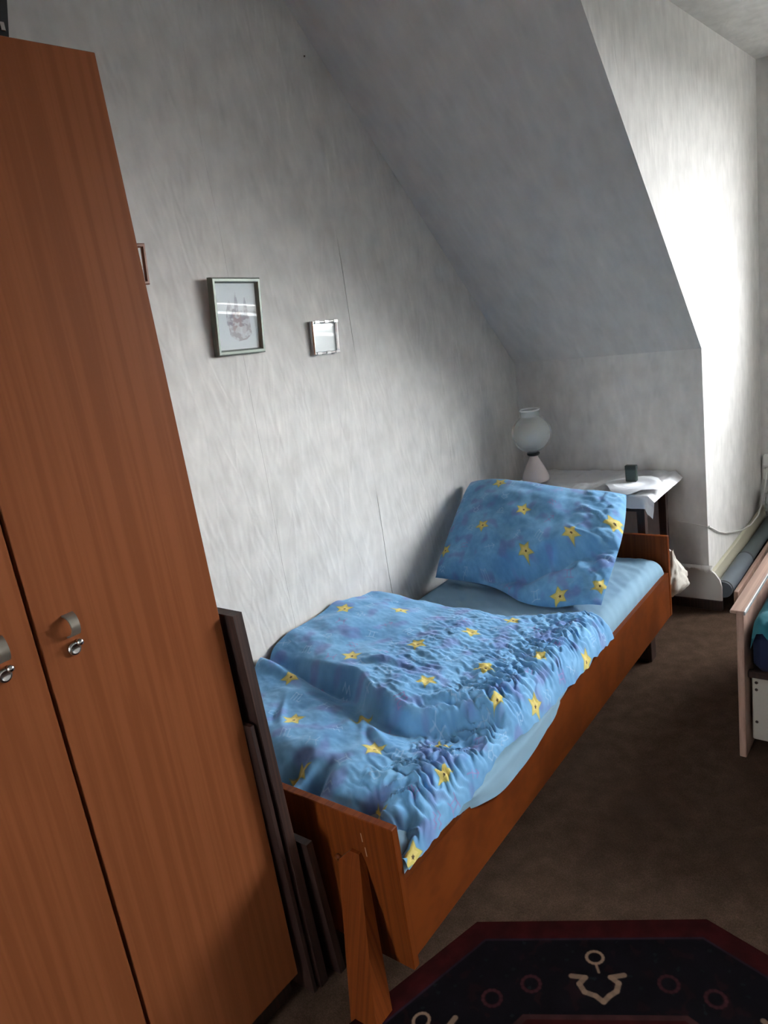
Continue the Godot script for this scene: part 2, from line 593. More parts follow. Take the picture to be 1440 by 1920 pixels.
# outward is -1 where the outdoors lies towards -z
func window(called: String, label: String, x0: float, x1: float, y0: float, y1: float, zi: float, outward: float) -> void:
	var o := Node3D.new()
	o.name = called
	add_child(o)
	o.position = Vector3(x0, y0, zi)
	tag(o, label, "window")
	o.set_meta("kind", "structure")
	var z0 := minf(zi + 0.13 * outward, zi + 0.07 * outward)
	var z1 := z0 + 0.06
	var m := MB.new()
	m.box(Vector3(x0, y0, z0), Vector3(x0 + 0.05, y1, z1), 0.004)
	m.box(Vector3(x1 - 0.05, y0, z0), Vector3(x1, y1, z1), 0.004)
	m.box(Vector3(x0 + 0.05, y0, z0), Vector3(x1 - 0.05, y0 + 0.06, z1), 0.004)
	m.box(Vector3(x0 + 0.05, y1 - 0.05, z0), Vector3(x1 - 0.05, y1, z1), 0.004)
	part("window_frame", m, M.white, o)
	var xm := (x0 + x1) / 2.0
	m = MB.new()
	m.box(Vector3(xm - 0.04, y0 + 0.06, z0), Vector3(xm + 0.04, y1 - 0.05, z1), 0.004)
	part("mullion", m, M.white, o)
	var glass := plain(Color(0.95, 0.98, 1.0, 0.05), 0.0)
	glass.transparency = BaseMaterial3D.TRANSPARENCY_ALPHA
	for s in 2:
		m = MB.new()
		m.box(Vector3(x0 + 0.05 if s == 0 else xm + 0.04, y0 + 0.06, z0 + 0.028), Vector3(xm - 0.04 if s == 0 else x1 - 0.05, y1 - 0.05, z0 + 0.032))
		part("pane", m, glass, o)
	m = MB.new()
	var za := zi + 0.069 * outward
	var zb := zi - 0.10 * outward
	m.box(Vector3(x0, y0 - 0.03, minf(za, zb)), Vector3(x1, y0, maxf(za, zb)), 0.004)
	part("window_sill", m, M.white, o)

# ---------------------------------------------------------------- furniture
func build_wardrobe() -> void:
	var xf := 0.629
	var o := thing("wardrobe", "tall reddish brown wooden wardrobe with two plain doors", "wardrobe", Vector3(0.32, 0, 2.99))
	var m := MB.new()
	m.box(Vector3(0.01, 0.07, 2.604), Vector3(xf - 0.019, 2.135, 3.374), 0.001)
	part("body", m, M.wardrobe, o)
	m = MB.new()
	m.box(Vector3(0.03, 0.0, 2.612), Vector3(xf - 0.03, 0.07, 3.366))
	part("plinth", m, M.dark_wood, o)
	for s in 2:
		var z0 := 2.604 if s == 0 else 2.9925
		var z1 := 2.9845 if s == 0 else 3.374
		m = MB.new()
		m.box(Vector3(xf - 0.018, 0.072, z0), Vector3(xf, 2.137, z1), 0.0012)
		var d := part("door", m, M.wardrobe, o)
		var hz := 2.925 if s == 0 else 3.052
		var hy := 1.166 if s == 0 else 1.176
		# bow handle: a wide strap arching out of the door
		m = MB.new()
		var strap := func(off: float) -> Callable:
			return func(u: float, v: float) -> Vector3:
				var a := u * PI
				var wv := (v - 0.5) * 0.022 * (1.0 - 0.25 * sin(a))
				return Vector3(xf + (0.021 + off) * sin(a), hy - cos(a) * (0.022 + off), hz + wv)
		m.grid(24, 4, strap.call(0.0), Vector3(1, 0, 0))
		m.grid(24, 4, strap.call(-0.003), Vector3(-1, 0, 0))
		for e in 2:
			m.grid(24, 1, func(u: float, v: float) -> Vector3: return strap.call(-0.003 * v).call(u, float(e)), Vector3(0, 0, 1 if e == 1 else -1))
		part("handle", m, M.grey_metal, d)
		# lock with its little knob of a key
		m = MB.new()
		m.lathe(Vector3.ZERO, [Vector2(0, 0), Vector2(0.0125, 0), Vector2(0.013, 0.003), Vector2(0.011, 0.006), Vector2(0.0075, 0.0065), Vector2(0.006, 0.0045), Vector2(0.0, 0.0045)], 24)
		var lk := part("lock", m, M.chrome, d)
		lk.rotation.z = -PI / 2
		lk.position = Vector3(xf, hy - 0.045, hz + 0.004)
		m = MB.new()
		m.lathe(Vector3.ZERO, [Vector2(0, 0), Vector2(0.004, 0), Vector2(0.0045, 0.006), Vector2(0.0065, 0.010), Vector2(0.0065, 0.014), Vector2(0.004, 0.017), Vector2(0, 0.0175)], 16)
		var ky := part("key_knob", m, M.chrome, d)
		ky.rotation.z = -PI / 2
		ky.position = Vector3(xf, hy - 0.034, hz - 0.004)

	# black case on top
	var b := thing("black_case", "black case lying on top of the wardrobe", "case", Vector3(0.3, 2.137, 3.0))
	m = MB.new()
	m.hexa([Vector3(0.08, 2.1372, 2.705), Vector3(0.52, 2.1372, 2.705), Vector3(0.52, 2.1372, 3.25), Vector3(0.08, 2.1372, 3.25),
		Vector3(0.09, 2.42, 2.637), Vector3(0.51, 2.42, 2.637), Vector3(0.51, 2.42, 3.22), Vector3(0.09, 2.42, 3.22)])
	part("shell", m, M.black, b)
	m = MB.new()
	m.box(Vector3(0.514, 2.188, 2.699), Vector3(0.5225, 2.203, 2.707), 0.001)
	part("latch", m, M.chrome, b)

func build_boards() -> void:
	# thickness along z, standing on edge between the wardrobe and the footboard
	var spec := [[2.5635, 2.589, 2.536, 1.04, 0.655, "tall dark brown board standing upright between wardrobe and bed foot"],
		[2.592, 2.6025, 2.573, 0.775, 0.650, "slim dark board of middling height against the wardrobe side"],
		[2.512, 2.532, 2.486, 0.415, 0.672, "shortest dark board leaning beside the footboard"]]
	for s: Array in spec:
		var m := MB.new()
		var th: float = s[1] - s[0]
		var b: float = s[2]
		m.hexa([Vector3(0.06, 0, b), Vector3(s[4], 0, b), Vector3(s[4], 0, b + th), Vector3(0.06, 0, b + th),
			Vector3(0.06, s[3], s[0]), Vector3(s[4], s[3], s[0]), Vector3(s[4], s[3], s[1]), Vector3(0.06, s[3], s[1])])
		single("wooden_board", s[5], "board", m, M.dark_wood, "dark boards stood between wardrobe and bed")

func build_bed() -> void:
	var o := thing("bed_frame", "orange brown wooden single bed frame along the papered gable wall", "bed frame", Vector3(0.45, 0, 1.45))
	var m := MB.new()
	m.box(Vector3(0.012, 0.075, 2.432), Vector3(0.884, 0.478, 2.455), 0.002)
	part("footboard", m, M.bed_up, o)
	m = MB.new()
	m.box(Vector3(0.012, 0.148, 0.432), Vector3(0.884, 0.518, 0.452), 0.002)
	part("headboard", m, M.bed_up, o)
	for s in 2:
		var xa := 0.862 if s == 0 else 0.014
		var xb := 0.882 if s == 0 else 0.034
		m = MB.new()
		m.hexa([Vector3(xa, 0.102, 2.4318), Vector3(xb, 0.102, 2.4318), Vector3(xb, 0.15, 0.4522), Vector3(xa, 0.15, 0.4522),
			Vector3(xa, 0.318, 2.4318), Vector3(xb, 0.318, 2.4318), Vector3(xb, 0.352, 0.4522), Vector3(xa, 0.352, 0.4522)])
		part("side_rail", m, M.bed, o)
	m = MB.new()
	m.hexa([Vector3(0.0345, 0.20, 2.4315), Vector3(0.8615, 0.20, 2.4315), Vector3(0.8615, 0.22, 0.4525), Vector3(0.0345, 0.22, 0.4525),
		Vector3(0.0345, 0.215, 2.4315), Vector3(0.8615, 0.215, 2.4315), Vector3(0.8615, 0.235, 0.4525), Vector3(0.0345, 0.235, 0.4525)])
	part("mattress_base", m, M.dark_wood, o)
	for s in 2:
		m = MB.new()
		var xa := 0.795 if s == 0 else 0.06
		m.box(Vector3(xa, 0.0, 0.565), Vector3(xa + 0.055, 0.218, 0.625), 0.003)
		part("leg", m, M.dark_wood, o)
		# stout posts screwed to the outside of the footboard
		m = MB.new()
		var xp := 0.715 if s == 0 else 0.10
		var xq := xp + 0.065 if s == 0 else xp
		var zq := 2.53 if s == 0 else 2.4555
		var tq := 0.065 if s == 0 else 0.0215
		m.hexa([Vector3(xq, 0, zq), Vector3(xq + 0.08, 0, zq), Vector3(xq + 0.08, 0, zq + tq), Vector3(xq, 0, zq + tq),
			Vector3(xp, 0.350, 2.4555), Vector3(xp + 0.07, 0.350, 2.4555), Vector3(xp + 0.07, 0.350, 2.478), Vector3(xp, 0.350, 2.478)])
		m.hexa([Vector3(xp, 0.350, 2.4555), Vector3(xp + 0.07, 0.350, 2.4555), Vector3(xp + 0.07, 0.350, 2.478), Vector3(xp, 0.350, 2.478),
			Vector3(xp + 0.03, 0.378, 2.4555), Vector3(xp + 0.06, 0.378, 2.4555), Vector3(xp + 0.06, 0.378, 2.464), Vector3(xp + 0.03, 0.378, 2.464)])
		part("leg", m, M.bed_up, o)
	m = MB.new()
	m.lathe(Vector3.ZERO, [Vector2(0, 0), Vector2(0.009, 0), Vector2(0.009, 0.008), Vector2(0.0, 0.010)], 16)
	var k := part("bolt_cap", m, M.bed, o)
	k.rotation.x = PI / 2
	k.position = Vector3(0.695, 0.335, 2.455) - o.position
	for q: Array in [[0.784, 0.412, 0.436], [0.790, 0.372, 0.398]]:
		m = MB.new()
		m.hexa([Vector3(q[0], q[1], 2.4548), Vector3(q[0] + 0.003, q[1], 2.4548), Vector3(q[0] + 0.003, q[1], 2.4553), Vector3(q[0], q[1], 2.4553),
			Vector3(q[0] - 0.001, q[2], 2.4548), Vector3(q[0] + 0.0015, q[2], 2.4548), Vector3(q[0] + 0.0015, q[2], 2.4553), Vector3(q[0] - 0.001, q[2], 2.4553)])
		part("scratch", m, M.pale_wood, o)

	# mattress under a pale blue fitted sheet, its hem pulled over the rail near the foot
	var sheet := cloth(plain(Color(0.50, 0.635, 0.72), 0.9))
	M.sheet = sheet
	var t := thing("mattress", "mattress covered with a pale blue fitted sheet", "mattress", Vector3(0.45, 0.22, 1.45))
	m = MB.new()
	var wn := noise(61, 4.0, 3)
	var top := func(u: float, v: float) -> Vector3:
		# u runs over the section from the wall side across to the rail side, v from head to foot
		var z := lerpf(0.456, 2.428, v)
		var ends := minf(smoothstep(0.0, 0.035, v), smoothstep(1.0, 0.975, v))
		var yb := 0.24
		var h := lerpf(0.425, 0.415, v) - 0.045 * (1.0 - sqrt(1.0 - (1.0 - ends) * (1.0 - ends)))
		var r := 0.05
		var x := 0.0
		var y := 0.0
		if u < 0.15:
			x = 0.036; y = lerpf(yb, h - r, u / 0.15)
		elif u < 0.25:
			var a := (u - 0.15) / 0.1 * PI / 2
			x = 0.036 + r * (1.0 - cos(a)); y = h - r + r * sin(a)
		elif u < 0.75:
			x = lerpf(0.036 + r, 0.868 - r, (u - 0.25) / 0.5); y = h
		elif u < 0.85:
			var a := (u - 0.75) / 0.1 * PI / 2
			x = 0.868 - r * (1.0 - sin(a)); y = h - r + r * cos(a)
		else:
			x = lerpf(0.868, 0.861, smoothstep(0.0, 0.5, (u - 0.85) / 0.15)); y = lerpf(h - r, yb, (u - 0.85) / 0.15)
		var bump := wn.get_noise_2d(x * 1.4, z * 2.6 - x * 2.0) * 0.005 * smoothstep(0.2, 0.3, u)
		return Vector3(x + (bump * 0.4 if u > 0.8 and u < 0.88 else 0.0), y + (bump if u > 0.2 and u < 0.86 else 0.0), z)
	m.grid(120, 160, top, Vector3(0, 1, 0))
	for e in 2:
		var row := []
		for i in 41:
			row.append(top.call(float(i) / 40.0, float(e)))
		m.poly(row, Vector3(0, 0, -1 if e == 0 else 1))
	part("fitted_sheet", m, sheet, t)
	m = MB.new()
	var hn := noise(63, 5.0, 2)
	m.grid(14, 70, func(u: float, v: float) -> Vector3:
		var z := lerpf(1.20, 2.40, v)
		var over := smoothstep(1.45, 1.85, z) * (1.0 - smoothstep(1.95, 2.2, z))
		var rt := lerpf(0.318, 0.352, (2.4318 - z) / 1.98)
		var w := hn.get_noise_2d(z, u * 0.3) * 0.004
		var len_out := over * 0.055
		var a := minf(u * 2.5, 1.0)
		# down the mattress side, over the rail and down its outer face
		var p := Vector3(lerpf(0.853, 0.8715, a), lerpf(0.398, rt + 0.004 + 0.022 * (1.0 - 0.4 * over), a), z)
		if u > 0.4:
			var b := (u - 0.4) / 0.6
			if over < 0.02:
				p += Vector3(-0.001 * b, -0.014 * b, 0)
			else:
				p += Vector3((0.0165) * smoothstep(0.0, 0.4, b) * minf(over * 3.0, 1.0), -(0.022 + len_out) * b * b, 0)
		return p + Vector3(absf(w) * 1.2, w, 0), Vector3(1, 0.6, 0))
	part("loose_hem", m, sheet, t)

func lut(tab: Array, x: float) -> float:
	if x <= tab[0][0]:
		return tab[0][1]
	for i in range(1, tab.size()):
		if x <= tab[i][0]:
			var k: float = (x - tab[i - 1][0]) / (tab[i][0] - tab[i - 1][0])
			k = k * k * (3.0 - 2.0 * k)
			return lerpf(tab[i - 1][1], tab[i][1], k)
	return tab[-1][1]

func build_duvet() -> void:
	var stars := [[0.077, 1.643], [0.238, 1.514], [0.557, 1.538], [0.829, 1.564], [0.317, 1.896], [0.457, 1.721], [0.72, 1.733], [0.17, 2.043], [0.616, 1.901], [0.85, 1.874], [0.505, 2.095], [0.77, 2.077], [0.349, 2.219], [0.645, 2.212], [0.877, 2.19], [0.511, 2.373], [0.771, 2.383], [0.95, 1.733], [0.97, 2.40], [0.62, 1.36], [0.12, 2.33], [0.97, 1.36]]
	var z0 := 1.05
	var placed := []
	var r := RandomNumberGenerator.new()
	r.seed = 12
	for s: Array in stars:
		placed.append([s[0], s[1] - z0, r.randf_range(0.2, 0.9)])
	var cl := cloth(plain(Color(1, 1, 1), 0.88))
	cl.albedo_texture = print_image(1.05, 1.42, 900.0, placed, 201, 0.115)
	var big := noise(71, 5.5, 2)
	var mid := noise(72, 14.0, 3)
	var fine := noise(73, 34.0, 2)
	var ridge := noise(74, 9.0, 2)
	var wall_h := [[1.08, 0.445], [1.24, 0.455], [1.30, 0.49], [1.414, 0.545], [1.62, 0.585], [1.84, 0.580], [1.99, 0.545], [2.07, 0.515], [2.25, 0.50], [2.43, 0.47]]
	var mid_h := [[1.08, 0.45], [1.28, 0.478], [1.40, 0.505], [1.60, 0.53], [1.80, 0.535], [1.90, 0.55], [1.975, 0.555], [2.025, 0.468], [2.12, 0.498], [2.30, 0.51], [2.43, 0.468]]
	var rail_h := [[1.05, 0.445], [1.20, 0.462], [1.5, 0.478], [1.8, 0.488], [1.96, 0.50], [2.02, 0.445], [2.2, 0.472], [2.35, 0.462], [2.43, 0.42]]
	var crease := [[0.0, 2.01], [0.2, 1.99], [0.39, 1.99], [0.52, 2.05], [0.66, 2.07], [0.735, 2.02], [0.79, 1.945], [0.88, 1.87]]
	var hgt := func(x: float, z: float) -> float:
		var zz := z - (lut(crease, x) - 2.0) * exp(-pow((z - 2.0) / 0.22, 2.0))
		var h := 0.0
		if x < 0.42:
			h = lerpf(lut(wall_h, zz), lut(mid_h, zz), smoothstep(0.02, 0.42, x))
		else:
			h = lerpf(lut(mid_h, zz), lut(rail_h, zz), smoothstep(0.42, 0.82, x))
		# hollow in the lee of the fold
		h -= 0.034 * exp(-pow((x - 0.80) / 0.09, 2.0) - pow((z - 2.03) / 0.06, 2.0))
		h -= 0.016 * exp(-pow((x - 0.55) / 0.10, 2.0) - pow((z - 2.09) / 0.03, 2.0))
		# diagonal crease starting at the wall
		var dl := (z - 2.0) - (x - 0.02) * 0.05
		h += 0.018 * exp(-pow((dl - 0.03) / 0.03, 2.0)) * (1.0 - smoothstep(0.2, 0.42, x)) - 0.028 * exp(-pow((dl + 0.005) / 0.018, 2.0)) * (1.0 - smoothstep(0.25, 0.45, x))
		# ridges fanning out of the fold towards the foot
		for k: Array in [[0.50, 2.10, 0.9, 0.012], [0.62, 2.14, 0.35, 0.010], [0.30, 2.20, 1.2, 0.008], [0.70, 1.93, -0.6, 0.010], [0.45, 1.88, -0.25, 0.008]]:
			var along: float = (x - k[0]) + (z - k[1]) * k[2]
			var across: float = (z - k[1]) - (x - k[0]) * k[2] + 0.02 * sin(x * 17.0)
			h += k[3] * exp(-pow(across / 0.016, 2.0) - pow(along / 0.11, 2.0)) - k[3] * 0.8 * exp(-pow((across - 0.03) / 0.02, 2.0) - pow(along / 0.11, 2.0))
		h += big.get_noise_2d(x, z) * 0.010
		# crinkled cotton on the head half and along the rail side
		var cr := 0.18 + 0.75 * smoothstep(0.3, 0.5, x) * (1.0 - smoothstep(1.95, 2.02, zz)) + 0.5 * smoothstep(0.62, 0.75, x)
		h += (0.5 - absf(mid.get_noise_2d(x * 0.8, z * 1.3))) * 0.0105 * cr
		h += fine.get_noise_2d(x * 0.7, z) * 0.0035 * cr
		# ribs running in from the rail-side hem
		var q := smoothstep(0.60, 0.86, x)
		h += sin(z * 190.0 + ridge.get_noise_2d(x * 1.5, z) * 9.0 + x * 26.0) * 0.0075 * q
		# scallops pressed up against the footboard
		var sc := smoothstep(2.29, 2.40, z)
		h -= 0.06 * sc * pow(0.5 + 0.5 * cos((x - 0.60 + 0.03 * sin(x * 23.0)) / 0.135 * TAU), 1.6) * smoothstep(0.30, 0.42, x)
		return h
	var o := MB.new()
	var en := noise(75, 7.0, 2)
	var surf := func(u: float, v: float) -> Vector3:
		var xs := 0.016 + u / 0.80 * 0.80
		var a := 0.0
		if u > 0.80:
			xs = 0.816
			a = (u - 0.80) / 0.20
		var zh := 1.285 - 0.16 * smoothstep(0.52, 0.88, minf(xs + a * 0.07, 0.9)) + en.get_noise_1d(xs * 2.0) * 0.012
		var z := lerpf(zh, 2.428, v)
		var h: float = hgt.call(xs + a * 0.09, z)
		# rolled hem at the head end
		var e := clampf((z - zh) / 0.055, 0.0, 1.0)
		h = lerpf(0.428, h, sqrt(1.0 - (1.0 - e) * (1.0 - e)))
		var x := xs
		if a > 0.0:
			var hem := 0.355 + 0.03 * exp(-pow((z - 1.93) / 0.14, 2.0)) + en.get_noise_1d(z * 2.0 + 40.0) * 0.012
			var th := a * 1.45
			x = xs + 0.078 * sin(th)
			h = lerpf(h, hem, (1.0 - cos(th)) / (1.0 - cos(1.45)))
		return Vector3(x, h, z)
	o.grid(190, 260, surf, Vector3(0, 1, 0), func(_uv: Vector2, p: Vector3) -> Vector2:
		var d := maxf(0.0, p.x - 0.83) * 0.8
		return Vector2((p.x + d + maxf(0.0, 0.47 - p.y) * 0.35 * smoothstep(0.84, 0.88, p.x)) / 1.05, (p.z - z0) / 1.42))
	single("duvet", "rumpled blue duvet printed with yellow stars and zodiac signs", "duvet", o, cl)

func build_pillow() -> void:
	# four corners of the seam, wall side first
	var bl := Vector3(0.05, 0.455, 1.01)
	var br := Vector3(0.835, 0.455, 1.075)
	var tl := Vector3(0.032, 0.775, 0.60)
	var tr := Vector3(0.765, 0.735, 0.575)
	var stars := []
	# (across, down from the top) in units of the pillow
	for s: Array in [[0.50, 0.38, 0.1], [0.285, 0.58, 0.5], [0.80, 0.53, 0.3], [0.055, 0.80, 0.7], [0.585, 0.715, 0.2], [0.972, 0.36, 0.6], [0.79, 0.94, 0.9], [0.97, 0.86, 0.2], [0.27, 0.10, 0.4]]:
		stars.append([s[0] * 0.78, s[1] * 0.56, s[2]])
	var cl := cloth(plain(Color(0.96, 0.96, 0.96), 0.88))
	cl.albedo_texture = print_image(0.78, 0.56, 1100.0, stars, 233, 0.12)
	var wn := noise(81, 7.0, 2)
	var fold := [[0.0, -0.12], [0.22, -0.02], [0.38, 0.05], [0.55, 0.14], [0.72, 0.27], [0.86, 0.38], [1.0, 0.46]]
	var side := func(front: bool) -> Callable:
		return func(u: float, v: float) -> Vector3:
			# v runs up the pillow
			var p := bl.lerp(br, u).lerp(tl.lerp(tr, u), v)
			var ex := 1.0 - pow(absf(2.0 * u - 1.0), 2.6)
			var ey := 1.0 - pow(absf(2.0 * v - 1.0), 2.6)
			# slack seams between the corners
			p.x += (0.022 if u > 0.5 else 0.0) * pow(absf(2.0 * u - 1.0), 3.0) * sin(pow(v, 1.4) * PI)
			var sag := sin(u * PI)
			p += Vector3(0, -0.30, 0.42).normalized() * (0.085 * exp(-pow((u - 0.72) / 0.24, 2.0)) - 0.012) * pow(1.0 - v, 3.0) * sag
			p += Vector3(0, 0.012, 0.0) * sin(u * PI * 2.0) * pow(v, 4.0)
			var nrm := Vector3(0, 0.82, 0.57)
			var th := pow(maxf(ex * ey, 0.0), 0.40)
			if front:
				var d := v - lut(fold, u)
				var f := lerpf(0.040, 0.115, smoothstep(-0.02, 0.13, d))
				f -= 0.042 * exp(-pow(d / 0.05, 2.0)) * smoothstep(0.15, 0.45, u)
				# pleats drawn in from the rail-side seam
				var q := smoothstep(0.70, 0.98, u)
				f += 0.016 * q * sin(v * 26.0 + u * 9.0 + wn.get_noise_2d(u, v) * 5.0)
				f += wn.get_noise_2d(u * 0.6, v * 0.6) * 0.012
				p += nrm * f * th
				p.y = maxf(p.y, 0.4305)
			else:
				p -= nrm * 0.085 * th
				p.y = maxf(p.y, 0.4335)
				p.z = maxf(p.z, 0.47) if p.y < 0.53 else p.z
			return p
	var m := MB.new()
	var uvf := func(uv: Vector2, _p: Vector3) -> Vector2: return Vector2(uv.x, 1.0 - uv.y)
	m.grid(90, 70, side.call(true), Vector3(0, 0.8, 0.6), uvf)
	m.grid(40, 32, side.call(false), Vector3(0, -0.8, -0.6), uvf)
	single("pillow", "blue pillow printed with yellow stars leaning against the headboard", "pillow", m, cl)

func build_table() -> void:
	var o := thing("bedside_table", "small dark wooden table between the headboard and the knee wall", "table", Vector3(0.45, 0, 0.22))
	var m := MB.new()
	m.box(Vector3(0.13, 0.662, 0.035), Vector3(0.795, 0.682, 0.415), 0.004)
	part("tabletop", m, M.dark_wood, o)
	for x: float in [0.16, 0.735]:
		for z: float in [0.07, 0.355]:
			m = MB.new()
			m.hexa([Vector3(x + 0.004, 0, z + 0.004), Vector3(x + 0.031, 0, z + 0.004), Vector3(x + 0.031, 0, z + 0.031), Vector3(x + 0.004, 0, z + 0.031),
				Vector3(x, 0.662, z), Vector3(x + 0.036, 0.662, z), Vector3(x + 0.036, 0.662, z + 0.036), Vector3(x, 0.662, z + 0.036)])
			part("leg", m, M.dark_wood, o)
	for z: float in [0.08, 0.365]:
		m = MB.new()
		m.box(Vector3(0.196, 0.60, z), Vector3(0.735, 0.662, z + 0.018), 0.001)
		part("apron", m, M.dark_wood, o)

	# cloth: lies on the top, hangs a little over the edges, a corner dips at the front
	var cw := cloth(plain(Color(0.86, 0.86, 0.87), 0.9))
	m = MB.new()
	var wn := noise(91, 9.0, 3)
	m.grid(90, 60, func(u: float, v: float) -> Vector3:
		var x := lerpf(0.085, 0.835, u)
		var z := lerpf(0.012, 0.462, v)
		var ox := maxf(0.0, x - 0.797)
		var oz := maxf(0.0, z - 0.418)
		var y := 0.684 + maxf(0.0, wn.get_noise_2d(x, z * 0.5)) * 0.014 * (1.0 if ox + oz == 0.0 else 0.3) + 0.011 * smoothstep(0.45, 0.62, x) * (1.0 - smoothstep(0.62, 0.8, x)) * maxf(0.0, sin(x * 60.0 + z * 20.0)) * 0.6
		y -= ox * 0.75 + oz * 1.15 + (0.015 if ox > 0.0 and oz > 0.0 else 0.0)
		if z < 0.03:
			y += 0.002
		return Vector3(minf(x, 0.797 + ox * 0.75), y, minf(z, 0.418 + oz * 0.6) + wn.get_noise_1d(x * 1.4) * 0.008 * smoothstep(0.3, 0.46, z)), Vector3(0, 1, 0))
	single("tablecloth", "creased white cloth spread over the bedside table", "tablecloth", m, cw)

	# paper doily: octagonal, raised rim, its edge hanging past the table corner
	m = MB.new()
	var c := Vector3(0.70, 0.702, 0.30)
	var prof := [Vector2(0.0, 0.0), Vector2(0.05, 0.0), Vector2(0.07, 0.0015), Vector2(0.085, 0.007), Vector2(0.105, 0.008), Vector2(0.128, 0.004)]
	m.grid(16, 5, func(u: float, v: float) -> Vector3:
		var k := int(round(v * 5.0))
		var a := u * TAU + 0.2
		var rr: float = prof[k].x * (1.0 + (0.10 * cos(u * TAU * 4.0) if k > 3 else 0.0))
		var p := c + Vector3(cos(a) * rr, prof[k].y, sin(a) * rr)
		p.y -= maxf(0.0, p.x - 0.80) * 0.5 + maxf(0.0, p.z - 0.40) * 0.5
		return p, Vector3(0, 1, 0))
	single("paper_doily", "round white paper doily under the small dark box", "doily", m, plain(Color(0.9, 0.91, 0.93), 0.8))

	var bx := thing("small_box", "small dark green box standing on the white doily", "box", Vector3(0.672, 0.7025, 0.25))
	m = MB.new()
	m.box(Vector3(0.646, 0.7025, 0.238), Vector3(0.696, 0.775, 0.262), 0.003)
	part("carton", m, plain(Color(0.13, 0.19, 0.17), 0.45), bx)
	m = MB.new()
	m.box(Vector3(0.6455, 0.758, 0.2375), Vector3(0.6965, 0.778, 0.2625), 0.002)
	part("lid", m, plain(Color(0.10, 0.15, 0.135), 0.45), bx)

	build_lamp(Vector3(0.205, 0.702, 0.28))

	# white bag hanging beside the table behind the headboard
	m = MB.new()
	var bn := noise(95, 9.0, 3)
	m.grid(40, 30, func(u: float, v: float) -> Vector3:
		var a := u * TAU
		var y := lerpf(0.40, 0.185, v)
		var rr := 0.012 + 0.05 * smoothstep(0.0, 0.75, v) * (1.0 - 0.95 * pow(maxf(0.0, (v - 0.7) / 0.3), 2.0))
		rr *= 1.0 + 0.35 * bn.get_noise_2d(cos(a) * 0.25 + v * 0.3, sin(a) * 0.25)
		return Vector3(0.845 + cos(a) * rr + 0.004 * v, y + sin(a * 3.0) * 0.006 * v, 0.30 + sin(a) * rr * 1.4), Vector3(1, 0, 0))
	var bag := thing("cloth_bag", "crumpled white cloth bag hanging between the table and the headboard", "bag", Vector3(0.845, 0.185, 0.30))
	part("sack", m, cloth(plain(Color(0.80, 0.78, 0.74), 0.9)), bag)
	m = MB.new()
	m.tube([Vector3(0.845, 0.395, 0.30), Vector3(0.84, 0.44, 0.37), Vector3(0.838, 0.475, 0.415), Vector3(0.838, 0.478, 0.4315)], 0.0045, 8)
	part("strap", m, M.white, bag)

func build_lamp(at: Vector3) -> void:
	var o := thing("table_lamp", "table lamp with a glass globe shade on a white ceramic cone base", "lamp", at)
	var m := MB.new()
	m.lathe(at, [Vector2(0, 0), Vector2(0.058, 0), Vector2(0.064, 0.004), Vector2(0.066, 0.014), Vector2(0.064, 0.028), Vector2(0.056, 0.05), Vector2(0.044, 0.075), Vector2(0.031, 0.10), Vector2(0.022, 0.118), Vector2(0.018, 0.130), Vector2(0, 0.130)], 48)
	part("base", m, plain(Color(0.87, 0.81, 0.79), 0.22), o)
	m = MB.new()
	m.lathe(at, [Vector2(0, 0.130), Vector2(0.026, 0.130), Vector2(0.031, 0.134), Vector2(0.031, 0.141), Vector2(0.027, 0.145), Vector2(0.0, 0.145)], 32)
	part("collar", m, plain(Color(0.06, 0.07, 0.07), 0.35), o)
	m = MB.new()
	m.lathe(at, [Vector2(0, 0.145), Vector2(0.017, 0.145), Vector2(0.017, 0.172), Vector2(0.0, 0.172)], 24)
	part("socket", m, plain(Color(0.22, 0.23, 0.24), 0.4), o)
	m = MB.new()
	m.lathe(at, [Vector2(0, 0.172), Vector2(0.012, 0.172), Vector2(0.014, 0.186), Vector2(0.024, 0.205), Vector2(0.027, 0.222), Vector2(0.022, 0.24), Vector2(0.012, 0.25), Vector2(0, 0.2525)], 24)
	var bulb := plain(Color(0.86, 0.87, 0.86), 0.2)
	part("bulb", m, bulb, o)
	# globe with a short open chimney, 2.5 mm thick
	var prof := [Vector2(0.025, 0.146)]
	for i in range(1, 22):
		var a := lerpf(-1.285, 1.06, i / 21.0)
		prof.append(Vector2(cos(a) * 0.095, 0.238 + sin(a) * 0.095))
	prof.append(Vector2(0.0455, 0.326))
	prof.append(Vector2(0.0470, 0.345))
	prof.append(Vector2(0.0480, 0.354))
	m = MB.new()
	m.lathe(at, prof, 56)
	var glass := plain(Color(0.90, 0.93, 0.92, 0.33), 0.05)
	glass.transparency = BaseMaterial3D.TRANSPARENCY_ALPHA
	part("glass_globe", m, glass, o)
	m = MB.new()
	m.lathe(at, [Vector2(0.0465, 0.350), Vector2(0.0495, 0.350), Vector2(0.0495, 0.357), Vector2(0.0465, 0.357), Vector2(0.0465, 0.350)], 48)
	part("rim", m, plain(Color(0.85, 0.86, 0.85), 0.2), o)

